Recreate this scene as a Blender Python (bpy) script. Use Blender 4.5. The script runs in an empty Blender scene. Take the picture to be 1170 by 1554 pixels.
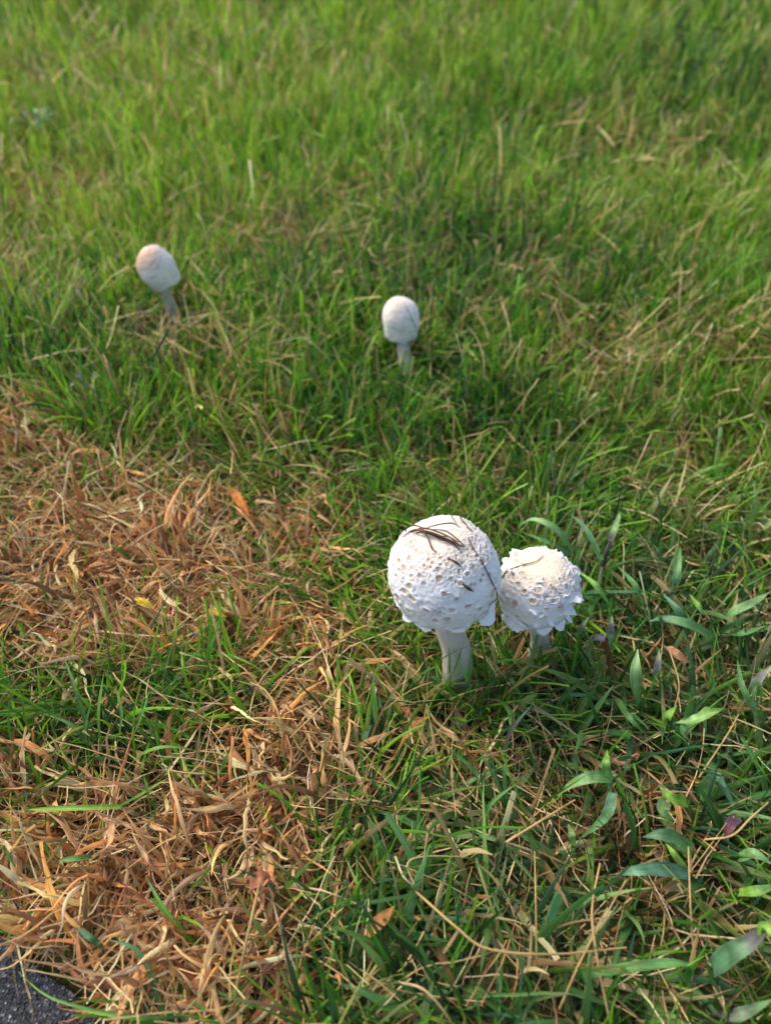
import bpy, math, random
import numpy as np
from mathutils import Vector, noise
from mathutils.bvhtree import BVHTree

SC = bpy.context.scene
COL = SC.collection
rng = np.random.default_rng(7)
random.seed(7)

# ------------------------------------------------------------------ camera
CAM_H = 0.50                      # phone held half a metre above the lawn
PITCH = math.radians(45.0)        # looking down
F_PX, CX, CY = 1130.0, 585.0, 777.0
cam = bpy.data.cameras.new('camera')
cam.sensor_fit = 'VERTICAL'
cam.sensor_height = 24.0
cam.lens = 24.0 * F_PX / 1554.0
cam.clip_start = 0.01
cam.clip_end = 500
cam.dof.use_dof = True
cam.dof.focus_distance = 0.50
cam.dof.aperture_fstop = cam.lens / 5.6        # 5.6 mm opening
co = bpy.data.objects.new('camera', cam)
COL.objects.link(co)
co.location = (0, 0, CAM_H)
co.rotation_euler = (math.pi / 2 - PITCH, 0, 0)
SC.camera = co

# ------------------------------------------------------------------ light
SUN_EL, SUN_AZ = math.radians(52), math.radians(-58)    # azimuth from +Y towards +X
w = bpy.data.worlds.new('World')
SC.world = w
w.use_nodes = True
nt = w.node_tree
bg = nt.nodes['Background']
sky = nt.nodes.new('ShaderNodeTexSky')
sky.sky_type = 'NISHITA'
sky.sun_disc = False
sky.sun_elevation = SUN_EL
sky.sun_rotation = SUN_AZ
sky.air_density = 1.0
sky.dust_density = 3.0
sky.ozone_density = 1.0
nt.links.new(sky.outputs[0], bg.inputs[0])
bg.inputs[1].default_value = 0.15
sl = bpy.data.lights.new('sun', 'SUN')
sl.energy = 1.5
sl.angle = math.radians(28)
sl.color = (1.0, 0.94, 0.83)
so = bpy.data.objects.new('sun', sl)
COL.objects.link(so)
sd = Vector((math.sin(SUN_AZ) * math.cos(SUN_EL), math.cos(SUN_AZ) * math.cos(SUN_EL), math.sin(SUN_EL)))
so.rotation_euler = sd.to_track_quat('Z', 'Y').to_euler()
so.location = sd * 5
SC.view_settings.view_transform = 'Standard'
SC.view_settings.look = 'None'
SC.view_settings.gamma = 1
SC.view_settings.use_curve_mapping = False
SC.view_settings.exposure = 0.72
SC.cycles.max_bounces = 5
SC.cycles.diffuse_bounces = 3
SC.cycles.glossy_bounces = 2
SC.cycles.transmission_bounces = 3
SC.cycles.use_adaptive_sampling = True
SC.cycles.adaptive_threshold = .03


# ------------------------------------------------------------------ helpers
def lin(r, g, b):
    return tuple((c / 255 / 12.92) if c <= 10 else ((c / 255 + .055) / 1.055) ** 2.4 for c in (r, g, b))


def gz(x, y):
    """height of the lawn: gently rising away from the road"""
    x = np.asarray(x, float); y = np.asarray(y, float)
    z = 0.10 * np.maximum(0, y - 0.95) ** 1.6 / (1 + .12 * np.maximum(0, y - .95) ** 2)
    z = z + 0.006 * np.sin(x * 7.1 + 1.3) * np.sin(y * 6.3 + .4) + 0.004 * np.sin(x * 15 + y * 11)
    return z


def at(px, py, z=0.0):
    """point at height z above the lawn that stands where the photo shows (px, py)"""
    rx, ry = (px - CX) / F_PX, (py - CY) / F_PX
    c, s = math.cos(PITCH), math.sin(PITCH)
    d = Vector((rx, c - ry * s, -s - ry * c))
    zz = z
    for _ in range(6):
        t = (zz - CAM_H) / d.z
        zz = z + float(gz(d.x * t, d.y * t))
    return Vector((d.x * t, d.y * t, zz))


def ray(px, py):
    rx, ry = (px - CX) / F_PX, (py - CY) / F_PX
    c, s = math.cos(PITCH), math.sin(PITCH)
    return Vector((rx, c - ry * s, -s - ry * c)).normalized()


def tag(o, label=None, cat=None, group=None, kind=None):
    if label: o['label'] = label
    if cat: o['category'] = cat
    if group: o['group'] = group
    if kind: o['kind'] = kind
    return o


def empty(name, loc):
    o = bpy.data.objects.new(name, None)
    o.empty_display_size = .02
    COL.objects.link(o)
    o.location = loc
    return o


def mesh_np(name, V, Q, col=None, uv=None, smooth=True):
    """mesh from numpy vertices and quads, colour and ribbon coordinates as point attributes"""
    me = bpy.data.meshes.new(name)
    V = np.ascontiguousarray(V, np.float32); Q = np.ascontiguousarray(Q, np.int32)
    k = Q.shape[1]
    me.vertices.add(len(V)); me.vertices.foreach_set('co', V.ravel())
    me.loops.add(Q.size); me.loops.foreach_set('vertex_index', Q.ravel())
    me.polygons.add(len(Q))
    me.polygons.foreach_set('loop_start', np.arange(0, Q.size, k, dtype=np.int32))
    me.polygons.foreach_set('use_smooth', np.full(len(Q), smooth, bool))
    me.update(calc_edges=True)
    if col is not None:
        a = me.attributes.new('tint', 'FLOAT_COLOR', 'POINT')
        c4 = np.ones((len(V), 4), np.float32); c4[:, :3] = col
        a.data.foreach_set('color', c4.ravel())
    if uv is not None:
        a = me.attributes.new('ruv', 'FLOAT_VECTOR', 'POINT')
        a.data.foreach_set('vector', np.ascontiguousarray(uv, np.float32).ravel())
    return me


def put(name, me, mat, parent=None, loc=None):
    o = bpy.data.objects.new(name, me)
    COL.objects.link(o)
    if mat and not me.materials: me.materials.append(mat)
    if parent: o.parent = parent
    if loc is not None: o.location = loc
    return o


# ------------------------------------------------------------------ materials
def new_mat(name):
    m = bpy.data.materials.new(name); m.use_nodes = True
    return m, m.node_tree, m.node_tree.nodes['Principled BSDF']


def attr(nt, name):
    n = nt.nodes.new('ShaderNodeAttribute'); n.attribute_name = name
    return n


def blade_mat(name, trans, rough, vein=0.25, vein_scale=9.0, mottle=0.25, spec=0.35, simple=False):
    m, nt, p = new_mat(name)
    a = attr(nt, 'tint'); u = attr(nt, 'ruv')
    mp = nt.nodes.new('ShaderNodeMapping'); mp.inputs['Scale'].default_value = (vein_scale, 1.2, 37)
    nt.links.new(u.outputs['Vector'], mp.inputs['Vector'])
    nz = nt.nodes.new('ShaderNodeTexNoise'); nz.inputs['Scale'].default_value = 1.0; nz.inputs['Detail'].default_value = 0 if simple else 2
    nt.links.new(mp.outputs[0], nz.inputs['Vector'])
    mp2 = nt.nodes.new('ShaderNodeMapping'); mp2.inputs['Scale'].default_value = (1.2, 5, 91)
    nt.links.new(u.outputs['Vector'], mp2.inputs['Vector'])
    nz2 = nt.nodes.new('ShaderNodeTexNoise'); nz2.inputs['Scale'].default_value = 1.0; nz2.inputs['Detail'].default_value = 3
    nt.links.new(mp2.outputs[0], nz2.inputs['Vector'])
    def ramp(src, amt):
        r = nt.nodes.new('ShaderNodeMapRange')
        r.inputs[1].default_value = .3; r.inputs[2].default_value = .7
        r.inputs[3].default_value = 1 - amt; r.inputs[4].default_value = 1 + amt
        nt.links.new(src, r.inputs[0]); return r.outputs[0]
    mu = nt.nodes.new('ShaderNodeMath'); mu.operation = 'MULTIPLY'
    nt.links.new(ramp(nz.outputs[0], vein), mu.inputs[0])
    if simple: mu.inputs[1].default_value = 1
    else: nt.links.new(ramp(nz2.outputs[0], mottle), mu.inputs[1])
    vm = nt.nodes.new('ShaderNodeVectorMath'); vm.operation = 'SCALE'
    nt.links.new(a.outputs['Color'], vm.inputs[0]); nt.links.new(mu.outputs[0], vm.inputs['Scale'])
    nt.links.new(vm.outputs[0], p.inputs['Base Color'])
    p.inputs['Roughness'].default_value = rough
    p.inputs['Specular IOR Level'].default_value = spec
    bp = nt.nodes.new('ShaderNodeBump'); bp.inputs['Strength'].default_value = .35; bp.inputs['Distance'].default_value = .0006
    nt.links.new(nz.outputs[0], bp.inputs['Height']); 
    if not simple: nt.links.new(bp.outputs[0], p.inputs['Normal'])
    tr = nt.nodes.new('ShaderNodeBsdfTranslucent')
    nt.links.new(vm.outputs[0], tr.inputs['Color'])
    mx = nt.nodes.new('ShaderNodeMixShader'); mx.inputs[0].default_value = trans
    nt.links.new(p.outputs[0], mx.inputs[1]); nt.links.new(tr.outputs[0], mx.inputs[2])
    nt.links.new(mx.outputs[0], nt.nodes['Material Output'].inputs[0])
    return m


M_GRASS = blade_mat('grass_blade', .42, .42, simple=True)
M_DRY = blade_mat('dry_blade', .22, .75, vein=.38, vein_scale=14, mottle=.35, spec=.2)
M_STRAW = blade_mat('straw', .15, .6, vein=.15, mottle=.25, spec=.3)
M_CRAB = blade_mat('crabgrass_leaf', .3, .38, vein=.3, vein_scale=16, mottle=.42, spec=.5)


def fungus_mat(name, bump=.4, scale=900, sss=.12):
    m, nt, p = new_mat(name)
    a = attr(nt, 'tint')
    tc = nt.nodes.new('ShaderNodeTexCoord')
    nz = nt.nodes.new('ShaderNodeTexNoise'); nz.inputs['Scale'].default_value = scale; nz.inputs['Detail'].default_value = 4
    nt.links.new(tc.outputs['Object'], nz.inputs['Vector'])
    r = nt.nodes.new('ShaderNodeMapRange')
    r.inputs[1].default_value = .3; r.inputs[2].default_value = .7; r.inputs[3].default_value = .93; r.inputs[4].default_value = 1.04
    nt.links.new(nz.outputs[0], r.inputs[0])
    vm = nt.nodes.new('ShaderNodeVectorMath'); vm.operation = 'SCALE'
    nt.links.new(a.outputs['Color'], vm.inputs[0]); nt.links.new(r.outputs[0], vm.inputs['Scale'])
    nt.links.new(vm.outputs[0], p.inputs['Base Color'])
    p.inputs['Roughness'].default_value = .85
    p.inputs['Specular IOR Level'].default_value = .2
    p.inputs['Subsurface Weight'].default_value = sss
    p.inputs['Subsurface Radius'].default_value = (1, .7, .5)
    p.inputs['Subsurface Scale'].default_value = .0015
    bp = nt.nodes.new('ShaderNodeBump'); bp.inputs['Strength'].default_value = bump; bp.inputs['Distance'].default_value = .0005
    nt.links.new(nz.outputs[0], bp.inputs['Height']); nt.links.new(bp.outputs[0], p.inputs['Normal'])
    return m


M_CAP = fungus_mat('mushroom_flesh')
M_STEM = fungus_mat('mushroom_stem', .5, 500)


def soil_mat():
    m, nt, p = new_mat('lawn_soil')
    tc = nt.nodes.new('ShaderNodeTexCoord')
    n1 = nt.nodes.new('ShaderNodeTexNoise'); n1.inputs['Scale'].default_value = 140; n1.inputs['Detail'].default_value = 6
    n2 = nt.nodes.new('ShaderNodeTexNoise'); n2.inputs['Scale'].default_value = 6; n2.inputs['Detail'].default_value = 4
    for n in (n1, n2): nt.links.new(tc.outputs['Object'], n.inputs['Vector'])
    cr = nt.nodes.new('ShaderNodeValToRGB')
    cr.color_ramp.elements[0].position = .32; cr.color_ramp.elements[0].color = (.012, .009, .005, 1)
    cr.color_ramp.elements[1].position = .72; cr.color_ramp.elements[1].color = (.10, .075, .032, 1)
    nt.links.new(n1.outputs[0], cr.inputs[0])
    cg = nt.nodes.new('ShaderNodeValToRGB')
    cg.color_ramp.elements[0].color = (.035, .07, .012, 1); cg.color_ramp.elements[1].color = (.09, .13, .025, 1)
    nt.links.new(n1.outputs[0], cg.inputs[0])
    mx = nt.nodes.new('ShaderNodeMix'); mx.data_type = 'RGBA'
    r = nt.nodes.new('ShaderNodeMapRange'); r.inputs[1].default_value = .35; r.inputs[2].default_value = .6
    nt.links.new(n2.outputs[0], r.inputs[0]); nt.links.new(r.outputs[0], mx.inputs['Factor'])
    nt.links.new(cr.outputs[0], mx.inputs['A']); nt.links.new(cg.outputs[0], mx.inputs['B'])
    nt.links.new(mx.outputs['Result'], p.inputs['Base Color'])
    p.inputs['Roughness'].default_value = .95
    bp = nt.nodes.new('ShaderNodeBump'); bp.inputs['Distance'].default_value = .004
    nt.links.new(n1.outputs[0], bp.inputs['Height']); nt.links.new(bp.outputs[0], p.inputs['Normal'])
    return m


def asphalt_mat():
    m, nt, p = new_mat('asphalt')
    tc = nt.nodes.new('ShaderNodeTexCoord')
    v = nt.nodes.new('ShaderNodeTexVoronoi'); v.inputs['Scale'].default_value = 620
    n = nt.nodes.new('ShaderNodeTexNoise'); n.inputs['Scale'].default_value = 700; n.inputs['Detail'].default_value = 5
    n3 = nt.nodes.new('ShaderNodeTexNoise'); n3.inputs['Scale'].default_value = 25
    for k in (v, n, n3): nt.links.new(tc.outputs['Object'], k.inputs['Vector'])
    cr = nt.nodes.new('ShaderNodeValToRGB')
    e = cr.color_ramp.elements
    e[0].position = 0; e[0].color = (.022, .024, .028, 1)
    e[1].position = 1; e[1].color = (.34, .34, .36, 1)
    e.new(.55).color = (.04, .043, .05, 1)
    e.new(.88).color = (.10, .105, .115, 1)
    sp = nt.nodes.new('ShaderNodeSeparateColor')
    nt.links.new(v.outputs['Color'], sp.inputs[0]); nt.links.new(sp.outputs[0], cr.inputs[0])
    mx = nt.nodes.new('ShaderNodeMix'); mx.data_type = 'RGBA'; mx.blend_type = 'MULTIPLY'; mx.inputs['Factor'].default_value = .6
    cr2 = nt.nodes.new('ShaderNodeValToRGB'); cr2.color_ramp.elements[0].position = .35; cr2.color_ramp.elements[1].position = .65
    nt.links.new(n.outputs[0], cr2.inputs[0])
    nt.links.new(cr.outputs[0], mx.inputs['A']); nt.links.new(cr2.outputs[0], mx.inputs['B'])
    nt.links.new(mx.outputs['Result'], p.inputs['Base Color'])
    p.inputs['Roughness'].default_value = .7
    bp = nt.nodes.new('ShaderNodeBump'); bp.inputs['Distance'].default_value = .002; bp.inputs['Strength'].default_value = .9
    nt.links.new(v.outputs['Distance'], bp.inputs['Height']); nt.links.new(bp.outputs[0], p.inputs['Normal'])
    return m


M_SOIL, M_ROAD = soil_mat(), asphalt_mat()

# ------------------------------------------------------------------ ground and road
E0, E1 = at(-40, 1328), at(250, 1575)            # where the lawn ends and the asphalt begins
ed = (E1 - E0).normalized(); en = Vector((ed.y, -ed.x, 0))   # en points to the road (near-left)
if en.x > 0: en = -en
ed, en, e0 = np.array(ed)[:2], np.array(en)[:2], np.array(E0)[:2]


def road_side(x, y):
    return (np.asarray(x) - e0[0]) * en[0] + (np.asarray(y) - e0[1]) * en[1]


def spaced(lo, hi, fine_lo, fine_hi, step, n):
    a = fine_lo - np.geomspace(step, max(fine_lo - lo, step * 2), n)[::-1]
    b = np.arange(fine_lo, fine_hi, step)
    c = fine_hi + np.geomspace(step, max(hi - fine_hi, step * 2), n)
    return np.concatenate([a, b, c])


def grid_faces(nu, nv):
    i = np.arange(nu - 1)[:, None] * nv + np.arange(nv - 1)[None, :]
    i = i.ravel()
    return np.stack([i, i + nv, i + nv + 1, i + 1], 1)


gx_ = spaced(-60, 60, -1.6, 1.6, .02, 30)
gy_ = spaced(-60, 60, -.2, 3.4, .02, 30)
X, Y = np.meshgrid(gx_, gy_, indexing='ij')
s = np.clip((road_side(X, Y) + .025) / .03, 0, 1)
Z = gz(np.clip(X, -4, 4), np.minimum(Y, 4)) * (1 - s) - .03 * s + rng.normal(0, .0012, X.shape)
g = put('ground', mesh_np('ground', np.stack([X, Y, Z], -1).reshape(-1, 3), grid_faces(*X.shape)[:, ::-1]), M_SOIL)
tag(g, 'dark soil of the lawn under the grass', 'ground', kind='structure')

uu = spaced(-40, 40, -.02, .34, .0016, 30)
vv = np.concatenate([[0.0], np.arange(.0016, .14, .0016), .14 + np.geomspace(.002, 12, 30)])
U, Vv = np.meshgrid(uu, vv, indexing='ij')
hz = np.zeros(U.shape)
fine = (U > -.03) & (U < .35) & (Vv < .15)
ix = np.argwhere(fine)
for i, j in ix:
    p3 = Vector((U[i, j] * 300, Vv[i, j] * 300, 0))
    d = noise.voronoi(p3)[0]
    hz[i, j] = -.0022 * d[0] + .0012 * noise.noise(Vector((U[i, j] * 70, Vv[i, j] * 70, 3)))
wob = np.array([.006 * noise.noise(Vector((u * 45, 0, 9))) for u in uu])[:, None] * (Vv < .004)
RX = e0[0] + ed[0] * U + en[0] * (Vv + wob + .012); RY = e0[1] + ed[1] * U + en[1] * (Vv + wob + .012)
RZ = -.008 + hz - .012 * (Vv < .001)
r_ = put('road', mesh_np('road', np.stack([RX, RY, RZ], -1).reshape(-1, 3), grid_faces(*U.shape)), M_ROAD)
tag(r_, 'dark grey asphalt at the edge of the lawn', 'road', kind='structure')


# ------------------------------------------------------------------ mushrooms
def fbm(p, o=3):
    return noise.fractal(p, 1.0, 2.0, o)


CAPS = []          # (centre, radius) for keeping blades out of the caps
STEMS = []


def lathe_profile(R, b, c, m, lip, n_top, n_low, pe):
    t = np.linspace(0, math.pi / 2, n_top)
    r = R * np.sin(t) ** pe; z = b * np.cos(t)
    u = np.linspace(0, 1, n_low + 1)[1:]
    r2 = R * (1 - m * u ** 1.8); z2 = -c * u
    return np.concatenate([r, r2]), np.concatenate([z, z2])


def orient(V, tilt_x, tilt_y):
    cx, sx, cy, sy = math.cos(tilt_x), math.sin(tilt_x), math.cos(tilt_y), math.sin(tilt_y)
    Rx = np.array([[1, 0, 0], [0, cx, -sx], [0, sx, cx]]); Ry = np.array([[cy, 0, sy], [0, 1, 0], [-sy, 0, cy]])
    return V @ (Ry @ Rx).T


def smooth01(x, a, b):
    t = np.clip((x - a) / (b - a), 0, 1)
    return t * t * (3 - 2 * t)


def tube(pts, rads, k=12, jitter=0, cap_end=True):
    """closed tapered tube along points"""
    V, Q = [], []
    pts = [Vector(p) for p in pts]
    n = len(pts)
    ref = Vector((0, 0, 1)) if abs((pts[-1] - pts[0]).normalized().z) < .8 else Vector((1, 0, 0))
    for i, p in enumerate(pts):
        t = (pts[min(i + 1, n - 1)] - pts[max(i - 1, 0)]).normalized()
        a = t.cross(ref).normalized(); bb = t.cross(a)
        for j in range(k):
            th = 2 * math.pi * j / k
            rr = rads[i] * (1 + random.uniform(-jitter, jitter))
            V.append(p + (a * math.cos(th) + bb * math.sin(th)) * rr)
    for i in range(n - 1):
        for j in range(k):
            Q.append((i * k + j, (i + 1) * k + j, (i + 1) * k + (j + 1) % k, i * k + (j + 1) % k))
    return np.array([tuple(v) for v in V]), np.array(Q)


def catmull(pts, n):
    pts = [Vector(p) for p in pts]
    P = [pts[0] * 2 - pts[1]] + pts + [pts[-1] * 2 - pts[-2]]
    out = []
    seg = len(pts) - 1
    for i in range(n):
        f = i / (n - 1) * seg; k = min(int(f), seg - 1); t = f - k
        a, b, c, d = P[k:k + 4]
        out.append(.5 * ((2 * b) + (c - a) * t + (2 * a - 5 * b + 4 * c - d) * t * t + (3 * b - a - 3 * c + d) * t ** 3))
    return out


WHITE = np.array((.80, .79, .775)); CREAM = np.array((.77, .66, .49)); TAN = np.array((.66, .45, .27)); PINK = np.array((.71, .57, .47))


def scaly_mushroom(label, base, centre, R, b, c, m, tilt, disc, seed, spiky, rowgap, stem_r, na, n_top, n_low, flaps, cream_amt):
    rnd = random.Random(seed)
    root = empty('mushroom', base)
    tag(root, label, 'mushroom', 'white mushrooms growing in the lawn')
    L = centre - base
    r, z = lathe_profile(R, b, c, m, 0, n_top, n_low, .93)
    nr = len(r)
    th = np.linspace(0, 2 * math.pi, na, endpoint=False)
    # large uneven shape
    shp = np.array([[1 + .035 * noise.noise(Vector((math.cos(a) * 1.2, math.sin(a) * 1.2, i / nr * 2 + seed))) for a in th] for i in range(nr)])
    Vx = (r[:, None] * np.cos(th)) * shp; Vy = (r[:, None] * np.sin(th)) * shp; Vz = np.repeat(z[:, None], na, 1) * (1 + (shp - 1) * .5)
    Pg = np.stack([Vx, Vy, Vz], -1)
    # grid normals
    du = np.gradient(Pg, axis=0); dv = (np.roll(Pg, -1, 1) - np.roll(Pg, 1, 1))
    N = np.cross(du, dv); ln = np.linalg.norm(N, axis=-1, keepdims=True); N = np.where(ln > 1e-12, N / np.maximum(ln, 1e-12), [0, 0, 1])
    N = -N if (N[nr // 2] * Pg[nr // 2]).sum() < 0 else N
    N[0] = (0, 0, 1)
    arc = np.concatenate([[0], np.cumsum(np.hypot(np.diff(r), np.diff(z)))])
    # sites of the torn scales, rows from the smooth disc to the margin
    sites = []
    a_ = disc
    while a_ < arc[-1] - .0015:
        f = (a_ - disc) / (arc[-1] - disc)
        gap = rowgap * (.40 + .9 * f ** .9)
        ri = np.interp(a_, arc, r)
        cnt = max(6, int(2 * math.pi * ri / (gap * 1.12)))
        ph = rnd.random() * 6.28
        for k in range(cnt):
            if rnd.random() < .20 - .06 * f: continue
            aa = a_ + rnd.uniform(-.5, .5) * gap
            if aa > arc[-1] - .001 or aa < disc * .85: continue
            t2 = ph + (k + rnd.uniform(-.36, .36)) * 2 * math.pi / cnt
            i = int(np.searchsorted(arc, aa)); i = min(i, nr - 2)
            j = int(t2 / (2 * math.pi) * na) % na
            sites.append((i, j, gap * (.17 + .25 * rnd.random() ** 1.3), f))
        a_ += gap * .92
    SP = np.array([Pg[i, j] for i, j, _, _ in sites]); SR = np.array([s_[2] for s_ in sites])
    flat = Pg.reshape(-1, 3)
    q = np.full(len(flat), 9.0)
    for k in range(0, len(SP), 40):
        d = np.linalg.norm(flat[:, None, :] - SP[None, k:k + 40], axis=-1) / SR[None, k:k + 40]
        q = np.minimum(q, d.min(1))
    q = q.reshape(nr, na)
    n1 = np.zeros((nr, na)); n2 = np.zeros((nr, na)); cr = np.zeros((nr, na)); n3 = np.zeros((nr, na))
    for i in range(nr):
        for j in range(na):
            p = Vector(Pg[i, j])
            n1[i, j] = noise.noise(p * 420 + Vector((seed, 0, 0)))
            n2[i, j] = noise.noise(Vector((th[j] * R * 900, arc[i] * 330, seed)))
            n3[i, j] = noise.noise(p * 90 + Vector((0, seed, 0)))
            if arc[i] < disc * 2.3:
                d = noise.voronoi((p + Vector((n1[i, j], n3[i, j], 0)) * .0004) * 330)[0]; cr[i, j] = d[1] - d[0]
    A = np.repeat(arc[:, None], na, 1)
    qq = q + .3 * n1
    zone = smooth01(A + n3 * disc * .35, disc * .65, disc * 1.15)          # 0 on the smooth disc
    crz = smooth01(A + n3 * disc * .3, disc * .6, disc * .95) * (1 - smooth01(A, disc * 1.6, disc * 2.3))
    pit = 1 - smooth01(qq, .75, 1.05)
    rim = np.exp(-((qq - 1.25) / .28) ** 2)
    low = smooth01(A, arc[-1] * .55, arc[-1] * .9)
    disp = zone * (-.0007 * pit + .00055 * rim * (.6 + .8 * n3)) + zone * .0003 * n2 * (1 + low) + .0003 * n1 + .0008 * n3
    disp += crz * .0016 * (.22 - np.minimum(cr, .28))
    # ragged margin
    Pd = Pg + N * disp[..., None]
    mar = smooth01(A, arc[-1] - .005, arc[-1])
    rag = np.array([1.3 * noise.noise(Vector((math.cos(a) * R * 110, math.sin(a) * R * 110, seed))) + .35 * noise.noise(Vector((math.cos(a) * R * 420, math.sin(a) * R * 420, seed))) for a in th])
    Pd[..., 2] += -mar * (.0016 * rag[None, :] + .0005)
    # pigment
    colr = WHITE[None, None] * np.ones((nr, na, 1))
    top = (1 - smooth01(A + n3 * disc * .5, disc * .7, disc * 1.9))[..., None]
    colr = colr * (1 - top * cream_amt) + (CREAM * 1.06) * top * cream_amt
    cc = (crz * smooth01(cr, .10, .28) * .85)[..., None]
    colr = colr * (1 - cc) + PINK * cc
    pc = (pit * zone * .9)[..., None]
    colr = colr * (1 - pc) + TAN * (1 + .25 * n3[..., None]) * pc
    br = (smooth01(n3 + .5 * n1, .15, .6) * .26)[..., None]
    colr = colr * (1 - br) + CREAM * br
    # inner side and gills
    rings, rc = [], []
    zin = Pd[-1]
    for k, (fr, dz) in enumerate([(.965, -.0002), (.94, .003), (.9, .006), (.6, .009), (.22, .010)]):
        ring = zin.copy(); ring[:, :2] *= fr; ring[:, 2] = (zin[:, 2] * (1 - min(1, k / 2)) + (-c) * min(1, k / 2)) + dz
        if k > 1: ring[:, 2] += .0012 * (np.arange(na) % 4 < 2)
        rings.append(ring); rc.append(np.repeat(np.array([[.62, .58, .5]]), na, 0))
    allP = np.concatenate([Pd.reshape(-1, 3)] + rings); allC = np.concatenate([colr.reshape(-1, 3)] + rc)
    rows = nr + len(rings)
    i = np.arange(rows - 1)[:, None] * na; j = np.arange(na)[None, :]; j2 = (np.arange(na)[None, :] + 1) % na
    Q = np.stack([(i + j), (i + na + j), (i + na + j2), (i + j2)], -1).reshape(-1, 4)
    P3 = orient(allP, *tilt)
    cap = put('cap', mesh_np('cap', P3 + np.array(L), Q, allC), M_CAP, root)
    Nr = orient(N.reshape(-1, 3), *tilt).reshape(nr, na, 3); Pr = orient(Pd.reshape(-1, 3), *tilt).reshape(nr, na, 3)
    # one torn scale = tan floor with a lifted white collar
    big = [s_ for s_ in sites if s_[2] > .00088]
    big.sort(key=lambda s_: -s_[2])
    for (si, sj, sr, f) in big[:290]:
        n = Vector(Nr[si, sj]); p0 = Vector(Pr[si, sj])
        down = Vector((0, 0, -1)); tv = (down - n * down.dot(n))
        if tv.length < .05: tv = Vector((1, 0, 0))
        tv.normalize(); tu = n.cross(tv)
        K = 12
        sx, sy = rnd.uniform(.95, 1.6), rnd.uniform(.75, 1.15)
        ph = rnd.random() * 6.28; side = rnd.choice([0, 0, math.pi, math.pi]) + rnd.uniform(-.7, .7)
        lift = sr * rnd.uniform(.28, .66) * (1 + .5 * spiky)
        spike = spiky > 1 and rnd.random() < .4
        V, C = [], []
        sq = [rnd.uniform(0, .28), rnd.uniform(.08, .34), rnd.uniform(.05, .22)]
        wj = [rnd.uniform(-.17, .17) for _ in range(K)]
        for ring_i in range(4):
            for kk in range(K):
                a = 2 * math.pi * kk / K
                wv = (1 + sq[0] * math.sin(2 * a + ph) + sq[1] * math.sin(3 * a + ph * 1.7) + sq[2] * math.sin(4 * a + ph * 2.3)) + wj[kk]
                hv = lift * (.35 + .65 * max(0, math.cos(a - side))) * rnd.uniform(.55, 1.3)
                if spike: hv += sr * .95 * max(0, math.cos(a - side)) ** 1.5 * (1 + 3 * wj[kk]) * (1 - .35 * f)
                qr, h = [(.9, -.0004), (.97, hv), (1.06, hv * .85), (1.5, -.00035)][ring_i]
                rr = sr * qr * wv
                V.append(p0 + tv * (math.cos(a) * rr * sy) + tu * (math.sin(a) * rr * sx) + n * (h + .0002))
                g_ = rnd.uniform(.95, 1.03)
                C.append(tuple((TAN * .95 if ring_i == 0 else WHITE) * g_))
        V.append(p0 - n * .00025); C.append(tuple(TAN * rnd.uniform(.85, 1.25)))
        V = np.array([tuple(v) for v in V])
        T = []
        for ring_i in range(3):
            for kk in range(K):
                k2 = (kk + 1) % K; o = ring_i * K
                T += [(o + kk, o + K + kk, o + K + k2), (o + kk, o + K + k2, o + k2)]
        T += [(4 * K, kk, (kk + 1) % K) for kk in range(K)]
        put('scale', mesh_np('scale', V + np.array(L), np.array(T), np.array(C)), M_CAP, cap)
    # torn flaps hanging from the margin: (azimuth, width, drop, outward)
    for az, wd, dr, ow in flaps:
        j = int(az / (2 * math.pi) * na) % na
        V, C = [], []
        nu_, nv_ = 19, 7
        half = max(2, int(wd / (2 * math.pi * R) * na / 2))
        for a in range(nu_):
            jf = j + (a / (nu_ - 1) * 2 - 1) * half; ja = int(math.floor(jf)); fr_ = jf - ja
            i0 = nr - 8
            p0 = Vector(Pr[i0, ja % na]).lerp(Vector(Pr[i0, (ja + 1) % na]), fr_); n = Vector(Nr[i0, ja % na])
            rag_ = .45 + .5 * math.sin(math.pi * a / (nu_ - 1)) + .42 * noise.noise(Vector((a * .8, az * 7, seed))) + rnd.uniform(-.05, .05)
            for v_ in range(nv_):
                f = v_ / (nv_ - 1)
                V.append(p0 + n * (.0004 + ow * f ** 1.4 * (.8 + .35 * math.sin(a * .33 + az))) + Vector((0, 0, -1)) * dr * f * rag_)
                C.append(tuple(WHITE * rnd.uniform(.97, 1.03)))
        put('veil_flap', mesh_np('veil_flap', np.array([tuple(v) for v in V]) + np.array(L), grid_faces(nu_, nv_), np.array(C)), M_CAP, cap)
    # stem
    topp = L + Vector((0, 0, -c * .2))
    ctrl = [Vector((0, 0, -.01)), Vector((L.x * .15, L.y * .2, L.z * .3)), Vector((L.x * .75, L.y * .75, L.z * .62)), topp]
    stem(root, ctrl, [stem_r * 1.25, stem_r * 1.08, stem_r * .92, stem_r * .85], seed)
    CAPS.append((np.array(centre), R * 1.02, b, c)); STEMS.append((np.array(base), np.array(centre), stem_r * 1.15))
    return cap, P3 + np.array(centre), Q


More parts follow.
